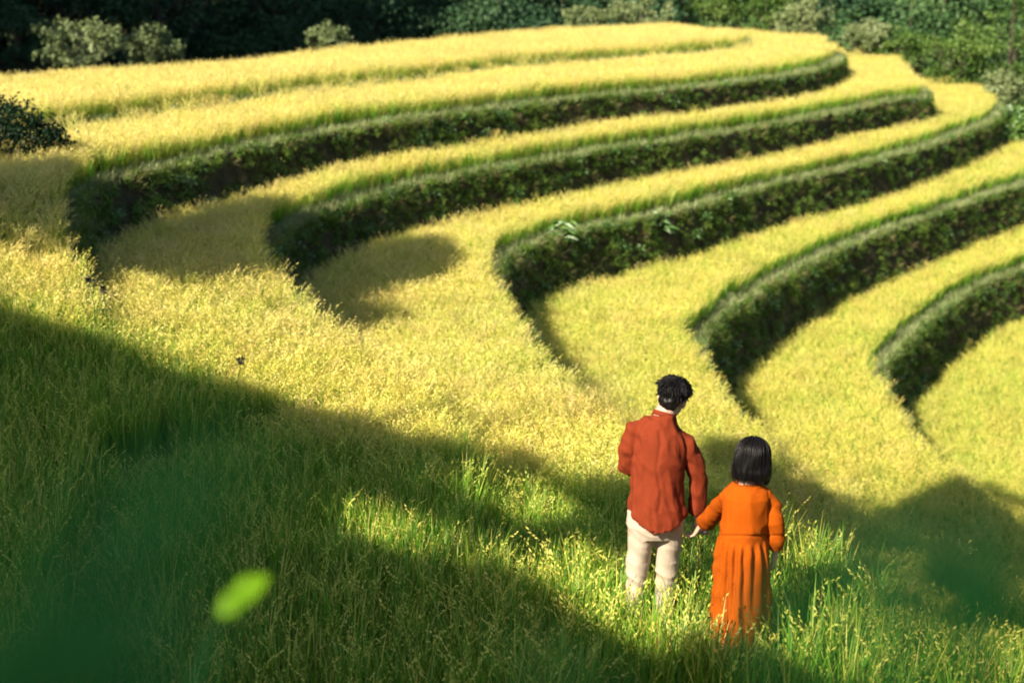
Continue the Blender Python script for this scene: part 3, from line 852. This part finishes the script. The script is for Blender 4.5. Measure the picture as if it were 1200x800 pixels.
def hand(mb, wrist, fdir, nrm, thumb, sc=1., curl=.5):
    f = fdir.normalized(); n = (nrm - f * nrm.dot(f)).normalized(); s = f.cross(n)
    if s.dot(thumb) < 0: s = -s                                   # s points to the thumb side
    q = lambda a, b, c: wrist + (f * a + s * b + n * c) * sc
    mb.tube([q(-.01, 0, 0), q(.02, .002, 0), q(.055, .003, .002), q(.088, 0, .004)], [(x * sc, y * sc) for x, y in ((.024, .018), (.032, .016), (.04, .015), (.037, .012))], 14, s)
    for i, (b, L, r) in enumerate(((.029, .072, .0088), (.010, .082, .0090), (-.010, .076, .0086), (-.028, .058, .0078))):
        p = q(.083 - (.006 if i in (0, 3) else 0), b, .004); ps = [p]; a = curl * (.45 + .12 * i); dr = f
        for seg in (.46, .31, .23):
            dr = (f * math.cos(a) + n * math.sin(a) + s * (.10 * (b / .03))).normalized()
            p = p + dr * L * seg * sc; ps.append(p); a += curl * (.75 + .1 * i)
        mb.capsule(ps, [r * sc, r * .95 * sc, r * .86 * sc, r * .72 * sc], 10, s)
    t0 = q(.022, .026, .004); t1 = t0 + (f * .5 + s * .75 + n * .35).normalized() * .036 * sc
    t2 = t1 + (f * .8 + s * .3 + n * .5).normalized() * .030 * sc; t3 = t2 + (f * .9 + n * .5).normalized() * .022 * sc
    mb.capsule([t0, t1, t2, t3], [.0125 * sc, .0105 * sc, .0095 * sc, .0078 * sc], 10, n)

def head(mb, c, M, sc=1.):
    q = lambda x, y, z: c + M @ (Vector((x, y, z)) * sc)
    e = lambda p, r, nu=20, nv=14: mb.ell(q(*p), [k * sc for k in r], M, nu, nv)
    e((0, -.012, .03), (.076, .094, .086)); e((0, .022, -.03), (.062, .07, .078)); e((0, .045, -.07), (.045, .046, .04))
    e((0, .074, -.098), (.02, .018, .016)); e((.042, .055, -.018), (.022, .026, .022)); e((-.042, .055, -.018), (.022, .026, .022))
    e((0, .075, .034), (.05, .02, .014))
    mb.tube([q(0, .084, .018), q(0, .097, -.005), q(0, .108, -.026)], [(.008 * sc, .012 * sc), (.010 * sc, .013 * sc), (.015 * sc, .012 * sc)], 10, M @ Vector((1, 0, 0)))
    e((0, .099, -.03), (.017, .012, .009)); e((0, .086, -.06), (.022, .010, .007)); e((0, .085, -.069), (.018, .010, .007))
    for sx in (-1, 1):
        e((sx * .077, -.006, -.005), (.010, .021, .032), 12, 10); e((sx * .083, -.013, .012), (.007, .014, .017), 12, 10)
        e((sx * .031, .083, .019), (.019, .009, .006), 12, 8)
def face_parts(c, M, sc, root):
    q = lambda x, y, z: c + M @ (Vector((x, y, z)) * sc)
    for sx in (-1, 1):
        m = MB(); m.ell(q(sx * .031, .078, .008), (.0125 * sc,) * 3, M, 12, 10); o = m.build('eye', M_eyew, root)
        m = MB(); m.ell(q(sx * .031, .087, .008), (.0058 * sc, .0042 * sc, .0058 * sc), M, 10, 8); m.build("iris", M_iris, root).parent = o
        m = MB(); m.ell(q(sx * .032, .091, .032), (.018 * sc, .005 * sc, .0035 * sc), M, 10, 6); m.build('eyebrow', M_hair, root)
    m = MB(); m.ell(q(0, .094, -.064), (.021 * sc, .006 * sc, .008 * sc), M, 14, 8); m.build('lips', M_lip, root)
def o_parent(o, root):
    # sub-parts keep the thing's frame: the part itself sits at the thing's origin
    class _P: pass
    return root
def tuft(mb, pts, wd, flat=.45, seg=4):
    n = len(pts)
    mb.tube(pts, [(wd * (1 - (i / (n - 1)) ** 2 * .9), wd * flat * (1 - (i / (n - 1)) ** 2 * .9)) for i in range(n)], seg, Vector((rnd.uniform(-1, 1), rnd.uniform(-1, 1), .2)).normalized(), None, False)
def fold(p, fx, fz, a):
    v = noise.noise(Vector((p.x * fx, p.y * fx, p.z * fz))); return (1 - abs(v) * 2.2) * a
def euler(yaw, pitch, roll): return Matrix.Rotation(R(yaw), 3, 'Z') @ Matrix.Rotation(R(pitch), 3, 'X') @ Matrix.Rotation(R(roll), 3, 'Y')
def pxm(p): # metres per pixel at a point
    q = p - Vector((0, 0, CZ)); return (q.y * cp - q.z * sp) / F

# ---- the man
my = MAN.y
man = empty('person', tuple(MAN)); tag(man, 'man in rust red shirt and cream trousers holding hands, seen from behind', 'person')
A = lambda x, y, d=0.: at(x, y, my + d)
hm = euler(-22, -20, 12); hc = A(788, 467.5, .05)
sl, el, wl = A(744, 505), A(736, 545, .06), A(757, 549, .29)
sr, er, wr = A(804, 520), A(818, 558, .02), A(817, 601, .05)
neck0, neck1 = A(776, 490, .0), A(785, 472, .03)
footL, footR = MAN + Vector((-.11, 0, .0)), MAN + Vector((.06, .05, .0))
kneeL, kneeR = A(746, 668, .05), A(781, 668, .08)
hipL, hipR = A(751, 612), A(784, 612)
ank = lambda f: f + Vector((0, 0, .08))
mb = MB(); head(mb, hc, hm, .93)
mb.tube([neck0 + Vector((0, 0, -.05)), neck0, neck1, hc + hm @ Vector((0, -.01, -.02))], [.07, .058, .054, .05], 16)
mb.tube([A(767, 618), A(768, 590), A(771, 545), A(774, 515), A(776, 500)], [(.13, .09), (.115, .085), (.125, .095), (.13, .09), (.08, .06)], 18)
mb.capsule([sl, el, wl], [.045, .036, .026]); mb.capsule([sr, er, wr], [.045, .036, .026])
for h, k, f in ((hipL, kneeL, footL), (hipR, kneeR, footR)):
    mb.capsule([h, k, ank(f)], [.072, .05, .034]); mb.capsule([ank(f) + Vector((0, -.04, -.04)), f + Vector((0, .12, .035))], [.04, .034])
hand(mb, wl, Vector((.35, .85, .1)), Vector((.6, -.2, .7)), Vector((.2, .1, 1)), 1., .45)
hand(mb, wr, Vector((.03, .06, -1)), Vector((.85, -.35, 0)), Vector((0, 1, .2)), 1., .95)
link('body', remesh(mb, .0055, 2, 'body', man), man, [M_skin]); face_parts(hc, hm, .93, man)
# trousers
mb = MB(); k = pxm(A(767, 640))
mb.tube([A(768, 596, .0), A(768, 612, .0), A(768, 626, .005)], [(33 * k, .118), (34 * k, .125), (31 * k, .105)], 22)
mb.tube([A(753, 612, .0), A(751, 635, .015), A(747, 660, .03), kneeL.lerp(ank(footL), .3), ank(footL)], [(17 * k, .1), (15.5 * k, .088), (13.5 * k, .075), (11 * k, .062), (9.5 * k, .05)], 20)
mb.tube([A(783, 612, .0), A(783.5, 635, .02), A(781, 660, .04), kneeR.lerp(ank(footR), .3), ank(footR)], [(17.5 * k, .1), (16 * k, .088), (14 * k, .075), (12 * k, .062), (10 * k, .05)], 20)
def dtr(p, n):
    z = p.z - MAN.z; a = .007 if z < .62 else .004
    return a * fold(p + Vector((0, 0, p.x * .5)), 7, 16, 1) - .003
link('trousers', remesh(mb, .0065, 2, 'trousers', man, dtr), man, [M_pants])
mb = MB()
for f in (footL, footR): mb.capsule([f + Vector((0, -.05, .04)), f + Vector((0, .05, .045)), f + Vector((0, .17, .03))], [(.042, .045), (.048, .042), (.042, .03)], 14)
for f in (footL, footR):
    m2 = MB(); m2.capsule([f + Vector((0, -.05, .045)), f + Vector((0, .05, .05)), f + Vector((0, .17, .036))], [(.046, .048), (.052, .045), (.046, .033)], 14); m2.build('shoe', M_shoe, man)
# shirt
k = pxm(A(770, 550)); mb = MB(); V = []; Fc = []; seg = 40
rings = [(603, 770.5, 34, .15), (596, 770.5, 33.5, .148), (580, 770, 31.5, .140), (560, 770.5, 30, .132), (540, 771.5, 30, .130), (522, 773, 31.5, .128), (510, 774, 31, .12), (502, 774.5, 27, .105), (495, 775.5, 20, .085), (489, 777, 14.5, .072), (485, 778, 13.2, .068)]
for j, (py, cx, rx, ry) in enumerate(rings):
    c = A(cx, py)
    for i in range(seg):
        th = 2 * math.pi * i / seg; x = math.cos(th); y = math.sin(th)
        hem = 0
        if j < 3: hem = (-.055 * max(0, -y) ** 1.3 * max(0, 1 - abs(x + .0) ** 2) - .03 * max(0, y)) * (1, .6, .15)[j] + .02 * abs(x) ** 3 * (1, .5, 0)[j]
        tilt = -.028 * x if 3 < j < 9 else 0
        ex = abs(x) ** .9 * (1 if x > 0 else -1); ey = abs(y) ** .9 * (1 if y > 0 else -1)
        V.append(c + Vector((ex * rx * k, ey * ry, hem + tilt)))
for j in range(len(rings) - 1):
    for i in range(seg):
        i2 = (i + 1) % seg; Fc.append((j * seg + i, j * seg + i2, (j + 1) * seg + i2, (j + 1) * seg + i))
Fc.append(tuple(range(seg))[::-1]); Fc.append(tuple((len(rings) - 1) * seg + i for i in range(seg))); mb.add(V, Fc)
mb.tube([A(762, 503), sl + Vector((.01, 0, -.005)), A(739.5, 525, .02), el + Vector((-.004, 0, -.01)), el.lerp(wl, .5) + Vector((0, 0, -.01)), el.lerp(wl, .93)], [(.05, .06), (.058, .066), (.056, .062), (.05, .056), (.046, .05), (.042, .044)], 20, Vector((0, 1, 0)))
mb.tube([A(786, 508), sr + Vector((-.01, 0, .0)), A(812, 540, .01), er, er.lerp(wr, .5), er.lerp(wr, .96)], [(.052, .07), (.060, .068), (.052, .062), (.046, .056), (.044, .050), (.040, .044)], 20, Vector((1, 0, 0)))
def dsh(p, n):
    d = .0085 * fold(p + Vector((p.z * .10, 0, 0)), 13, 3.2, 1) + .003 * fold(p + Vector((9, 2, p.x * .5)), 22, 9, 1) + .0045 * fold(p + Vector((3, p.x * .6, p.x * .8)), 8, 12, 1)
    r = (p - sr).length
    if p.x > A(800, 540).x: d += .002 * math.sin(p.z * 62 + p.x * 40 + 4 * noise.noise(p * 9))
    if p.x < A(748, 540).x: d += .002 * math.sin(p.z * 66 - p.x * 40 + 4 * noise.noise(p * 9))
    px, py = project(p)
    if n.y < 0 and 505 < py < 600: d -= .006 * math.exp(-((px - 772 - 2 * math.sin(py * .1)) / 2.2) ** 2)       # centre back pleat
    return d - .004
sh = link('shirt', remesh(mb, .006, 2, 'shirt', man, dsh), man, [M_shirt])
mb = MB(); mb.tube([A(777.5, 488, .004), A(779, 482.5, .01)], [(.066, .068), (.061, .063)], 24); link('collar', mb.mesh(man, 'collar'), man, [M_shirt])
for a_, b_, r_ in ((el, wl, .046), (er, wr, .044)):
    mb = MB(); mb.tube([a_.lerp(b_, .90), a_.lerp(b_, 1.0)], [r_ * .96, r_ * .92], 18); link('cuff', mb.mesh(man, 'cuff'), man, [M_shirt])
# hair
def short_hair(c, M, root):
    q = lambda v: c + M @ (v * .96)
    mb = MB(); mb.ell(q(Vector((0, -.018, .042))), (.080, .092, .080), M, 24, 16); mb.ell(q(Vector((0, -.062, -.015))), (.060, .042, .056), M, 18, 12); mb.ell(q(Vector((0, .055, .085))), (.055, .041, .032), M, 16, 10)
    base = remesh(mb, .007, 3, 'hair', root, lambda p, n: .006 * noise.noise(p * 45)); 
    mb = MB(); crown = Vector((.02, -.06, .1)).normalized()
    for _ in range(1900):
        d = rand_dir()
        if d.z < -.5 or (d.y > .35 and d.z < .35): continue
        if d.z < -.25 and d.y > -.3: continue
        p = Vector((d.x * .083, d.y * .098 - .018, d.z * .088 + .04)); flow = (d - crown * d.dot(crown))
        flow = flow.normalized() if flow.length > .1 else rand_dir(); flow = flow + rand_dir() * .17 - d * .16
        L = rnd.uniform(.03, .055) * (1.1 if d.z > .2 else .7); lift = rnd.uniform(.001, .008) * (1.1 if d.z > 0 else .4); ps = []
        for i in range(5):
            f = i / 4; ps.append(q(p + flow * L * f + d * (lift * math.sin(f * 2.4) - .004 - .016 * f * f) + Vector((0, 0, -.008)) * f * f))
        tuft(mb, ps, rnd.uniform(.002, .005))
    o = link('hair', base, root, [M_hair]); link('hair_locks', mb.mesh(root, 'hair_locks'), root, [M_hair])
short_hair(hc, hm, man)

# ---- the woman
wy = WOM.y
wom = empty('person', tuple(WOM)); tag(wom, 'woman in long orange dress with black bob hair, seen from behind', 'person')
B = lambda x, y, d=0.: at(x, y, wy + d)
hm2 = euler(12, -16, 9); hc2 = B(880.5, 539, .03); HS = .87
wsl, wel, wwl = B(855, 579), B(839, 598, .2), B(825, 612, .40)
wsr, wer, wwr = B(896, 580), B(909, 611, -.02), B(908, 643, .05)
mb = MB(); head(mb, hc2, hm2, HS)
mb.tube([B(874, 572), B(875, 564), B(877, 552, .02), hc2], [.05, .044, .043, .045], 16)
mb.tube([B(870, 640), B(870, 625), B(873, 600), B(875, 582), B(875, 573)], [(.10, .08), (.09, .07), (.095, .075), (.085, .06), (.05, .045)], 18)
mb.capsule([wsl, wel, wwl], [.03, .028, .022]); mb.capsule([wsr, wer, wwr], [.03, .028, .022])
wf = [WOM + Vector((-.075, 0, 0)), WOM + Vector((.075, .03, 0))]
for f, hx in zip(wf, (858, 880)):
    mb.capsule([B(hx, 645), f + Vector((0, .03, .45)), ank(f)], [.06, .045, .032]); mb.capsule([ank(f) + Vector((0, -.03, -.045)), f + Vector((0, .11, .03))], [.036, .03])
hand(mb, wwl + Vector((-.012, .01, -.01)), Vector((-.30, .2, -.72)), Vector((-.8, .3, .1)), Vector((0, .9, .3)), .9, .8)
hand(mb, wwr, Vector((.05, .12, -1)), Vector((-.8, .5, 0)), Vector((-.1, .9, 0)), .92, .38)
link('body', remesh(mb, .0055, 2, 'body', wom), wom, [M_skin]); face_parts(hc2, hm2, HS, wom)
for f in wf:
    m2 = MB(); m2.capsule([f + Vector((0, -.04, .04)), f + Vector((0, .05, .042)), f + Vector((0, .15, .03))], [(.038, .042), (.044, .04), (.038, .03)], 14); m2.build('shoe', M_shoe, wom)
k = pxm(B(870, 620)); mb = MB(); V = []; Fc = []; seg = 220
rings = [(800, 868, 36, .175, 1.), (770, 868, 35.5, .172, 1.), (745, 868.5, 35, .17, 1.), (728, 868.5, 34.5, .168, 1.), (710, 868.5, 33.8, .165, 1), (690, 869, 32.6, .16, 1), (670, 869, 31, .155, .95), (655, 869.5, 30, .152, .9), (642, 869.5, 29.2, .146, .8), (634, 870, 28.6, .140, .6), (630, 870, 28.2, .136, .35), (627, 870, 27.6, .128, 0), (621, 870.5, 27.3, .126, 0), (605, 873, 26.5, .122, 0), (590, 874.5, 27, .12, 0), (580, 875, 27, .115, 0), (574, 875, 24, .10, 0), (570, 875, 19, .085, 0), (566.5, 875.5, 14.5, .068, 0)]
for j, (py, cx, rx, ry, am) in enumerate(rings):
    c = B(cx, py)
    for i in range(seg):
        th = 2 * math.pi * i / seg; x = math.cos(th); y = math.sin(th)
        fl = math.sin(th * 17 + 1.3 * math.sin(th * 3 + .4) + .25 * math.sin(py * .03)); low = max(0, min(1, (py - 640) / 70))
        amp = am * (.019 * (1 - low) * fl + low * (.017 * math.sin(th * 9 + 1.1 * math.sin(th * 2 + 1) + .006 * (py - 700)) + .006 * fl))
        V.append(c + Vector((x * (rx * k + amp * .6), y * (ry + amp), -.012 * max(0, -y) * (.3 < am))))
for j in range(len(rings) - 1):
    for i in range(seg):
        i2 = (i + 1) % seg; Fc.append((j * seg + i, j * seg + i2, (j + 1) * seg + i2, (j + 1) * seg + i))
Fc.append(tuple(range(seg))[::-1]); Fc.append(tuple((len(rings) - 1) * seg + i for i in range(seg))); mb.add(V, Fc)
mb.tube([B(866, 573), wsl + Vector((.01, 0, -.004)), wsl.lerp(wel, .5), wel + Vector((0, 0, -.008)), wel.lerp(wwl, .5) + Vector((0, 0, -.01)), wel.lerp(wwl, 1.0) + Vector((0, 0, -.004))], [(.03, .04), (.042, .048), (.043, .050), (.045, .050), (.046, .049), (.046, .047)], 22, Vector((0, 0, 1)))
mb.tube([B(885, 573), wsr + Vector((-.008, 0, 0)), B(904.5, 592), wer + Vector((-.01, 0, 0)), B(909.5, 628), B(908, 639, .03)], [(.03, .04), (.044, .050), (.044, .052), (.046, .052), (.047, .052), (.041, .045)], 22, Vector((1, 0, 0)))
def ddr(p, n):
    px, py = project(p)
    d = .005 * fold(p, 8, 6, 1) + .0025 * fold(p + Vector((4, 1, p.x * .7)), 19, 8, 1)
    if py < 626 and 848 < px < 902: d += .0045 * fold(p + Vector((0, 0, p.x)), 13, 3.5, 1)
    if px > 900 or px < 846: d += .0035 * math.sin(p.z * 48 + p.x * 25 + p.y * 20 + 4 * noise.noise(p * 8))
    if abs(py - 627.5) < 1.6 and n.y < .5: d -= .004
    return d - .002
link('dress', remesh(mb, .0055, 1, 'dress', wom, ddr), wom, [M_dress])
def bob_hair(c, M, root, sc):
    q = lambda v: c + M @ (v * sc)
    mb = MB(); mb.ell(q(Vector((0, -.018, .04))), (.092 * sc, .104 * sc, .088 * sc), M, 24, 16)
    zb = B(879, 563).z
    ps = [q(Vector((0, -.03, .05))), q(Vector((0, -.045, -.02))), q(Vector((0, -.05, -.078))), q(Vector((0, -.04, -.114)))]
    mb.tube(ps, [(.09 * sc, .085 * sc), (.1 * sc, .075 * sc), (.104 * sc, .066 * sc), (.09 * sc, .05 * sc)], 24)
    base = remesh(mb, .007, 4, 'hair', root, lambda p, n: .004 * noise.noise(Vector((p.x * 70, p.y * 70, p.z * 8))))
    mb = MB()
    for _ in range(900):
        th = rnd.uniform(math.pi * .93, math.pi * 2.07); ring = rnd.uniform(.1, 1.)
        x, y = math.cos(th), math.sin(th); L = rnd.uniform(.80, 1.13); ps = []; o = rnd.uniform(-.003, .008) + (rnd.random() < .06) * .008
        ph0 = rnd.uniform(.08, 1.0)
        for i in range(9):
            f = i / 8
            if f < .45:
                ph = ph0 + (math.pi * .52 - ph0) * (f / .45); v = Vector((x * math.sin(ph) * (.094 + o), y * math.sin(ph) * (.106 + o) - .018, math.cos(ph) * (.09 + o) + .04))
            else:
                g = (f - .45) / .55; sway = .008 * math.sin(g * 3 + th * 5)
                v = Vector((x * (.096 + o + .012 * math.sin(g * 2.6) - .014 * g * g) + sway, y * (.106 + o - .03 * g) - .018, .035 - .158 * g * L))
            ps.append(q(v))
        tuft(mb, ps, rnd.uniform(.0025, .006), .6)
    link('hair', base, root, [M_hair]); link('hair_locks', mb.mesh(root, 'hair_locks'), root, [M_hair])
bob_hair(hc2, hm2, wom, HS)

# ------------------------------------------------------------------ small plants
def stalk(px, py, top, label):
    b = surf(px, py); g, _ = ground(b.x, b.y); root = empty('seed_stalk', (b.x, b.y, g)); tag(root, label, 'weed')
    h = top; mb = MB(); p = [Vector((rnd.uniform(-.02, .02) * (f > 0), 0, h * f)) for f in (0, .35, .7, 1)]
    mb.tube(p, [.006, .005, .004, .003], 6); link('stem', mb.mesh(None, 'stem'), root, [M_bgrass])
    mb = MB()
    for i in range(26):
        q = p[-1] + rand_dir() * rnd.uniform(.004, .026); leaf_quad(mb, q, rand_dir() + Vector((0, 0, .4)), rand_dir(), .034, .012, 0)
    link('seed_head', mb.mesh(None, 'seed_head', False), root, [M_shoe])
    for i in range(5):
        mb = MB(); leaf_quad(mb, p[1].lerp(p[2], i / 4), Vector((math.cos(i * 2.4), math.sin(i * 2.4), .5)), Vector((0, 0, 1)), .07, .012, .3)
        link('leaf', mb.mesh(None, 'leaf', False, 'tint'), root, [M_weed])
stalk(109, 380, .66, 'taller dark seed stalk standing in the sunlit rice at left')
stalk(124, 380, .58, 'shorter dark seed stalk beside the taller one at left')
stalk(281, 448, .5, 'dark seed head at the edge of the shade left of centre')
def big_weed(px, py, n, h, label):
    d = ray(px, py); hit = BVH.ray_cast(Vector((0, 0, CZ)), d)[0]; root = empty('leafy_weed', tuple(hit)); tag(root, label, 'weed')
    mb = MB(); mb.tube([(0, .05, -.1), (0, 0, h * .5), (.02, -.05, h)], [.012, .009, .005], 6); link('stem', mb.mesh(None, 'stem'), root, [M_bgrass])
    mb = MB()
    for i in range(n):
        az = rnd.uniform(0, 6.28); leaf_quad(mb, Vector((rnd.uniform(-.08, .08), -.05 * rnd.random(), h * rnd.uniform(.2, 1))), Vector((math.cos(az), math.sin(az) - .4, rnd.uniform(-.3, .5))), Vector((0, -.4, 1)), rnd.uniform(.14, .24), rnd.uniform(.03, .05), rnd.random())
    link('leaves', mb.mesh(None, 'leaves', False, 'tint'), root, [M_weed])
big_weed(660, 292, 26, .45, 'bright leafy weed at the bend of the middle bank')
big_weed(775, 276, 20, .35, 'leafy weed hanging on the middle bank right of its bend')
big_weed(545, 158, 16, .35, 'small leafy weed on the second bank below the top fields')

# ------------------------------------------------------------------ shrubs right in front of the lens
def near_leaf(p, d, nrm, L, wd):
    d = d.normalized(); s = d.cross(nrm).normalized(); n = s.cross(d); V = []; Fc = []
    prof = (0, .55, .9, 1, .85, .5, .03)
    for i, w_ in enumerate(prof):
        f = i / 6; c = p + d * L * f - n * L * .25 * f * f
        V += [c - s * wd * w_ + n * wd * .35 * w_, c, c + s * wd * w_ + n * wd * .35 * w_]
    for i in range(6):
        Fc += [(3 * i, 3 * i + 1, 3 * i + 4, 3 * i + 3), (3 * i + 1, 3 * i + 2, 3 * i + 5, 3 * i + 4)]
    return V, Fc
def near_shrub(base, leaves, label):
    g, _ = ground(base[0], base[1]); g = CZ - 1.6 if g is None else g
    root = empty('shrub', (base[0], base[1], g)); tag(root, label, 'shrub')
    hub = Vector((base[0], base[1], CZ - .75)); mb = MB()
    mb.tube([(base[0], base[1], g - .1), (base[0] + .02, base[1], (g + hub.z) / 2), hub], [.012, .009, .006], 8)
    for px, py, Y, L, bright_ in leaves:
        c = at(px, py, Y); d = (c - hub).normalized(); d = (d + rand_dir() * .6); d.y *= .4; d = d.normalized()
        up_ = Vector((rnd.uniform(-.3, .3), -.75, .6))
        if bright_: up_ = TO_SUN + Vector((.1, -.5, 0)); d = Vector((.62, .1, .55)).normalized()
        V, Fc = near_leaf(c - d * L * .5, d, up_, L, L * (.3 if bright_ else rnd.uniform(.11, .16)))
        tip = V[1]; mid = hub.lerp(tip, .55) + Vector((0, 0, -.03))
        mb.tube([hub, mid, tip], [.004, .0028, .0016], 6)
        link('leaf', mesh_from(local(root, V), Fc, True, 'leaf'), root, [M_frontb if bright_ else M_front])
    link('stem', mb.mesh(root, 'stem'), root, [M_front])
def spray(cells, n, Y0, Y1, L0, L1):
    out = []
    for (px, py, sx, sy) in cells:
        for _ in range(n): out.append((px + rnd.uniform(-sx, sx), py + rnd.uniform(-sy, sy), rnd.uniform(Y0, Y1), rnd.uniform(L0, L1), 0))
    return out
near_shrub((-.34, .5), spray([(30, 780, 80, 35)], 9, .27, .36, .03, .045) + spray([(50, 660, 100, 60), (170, 610, 60, 40), (190, 770, 80, 30)], 2, .24, .31, .02, .03) + spray([(240, 550, 70, 25), (120, 600, 90, 40)], 2, .25, .31, .02, .028) + [(273, 706, 1.5, .042, 1), (290, 690, 1.6, .05, 1)],
    'blurred dark green shrub close to the viewer at lower left with one bright leaf')
near_shrub((.24, .5), spray([(1040, 690, 50, 22), (1110, 675, 60, 35), (1185, 670, 50, 45)], 3, .27, .36, .03, .042) + spray([(900, 725, 25, 10)], 2, .30, .36, .02, .025) + spray([(680, 790, 40, 10)], 2, .34, .4, .02, .03), 'blurred dark shrub close to the viewer at lower right')
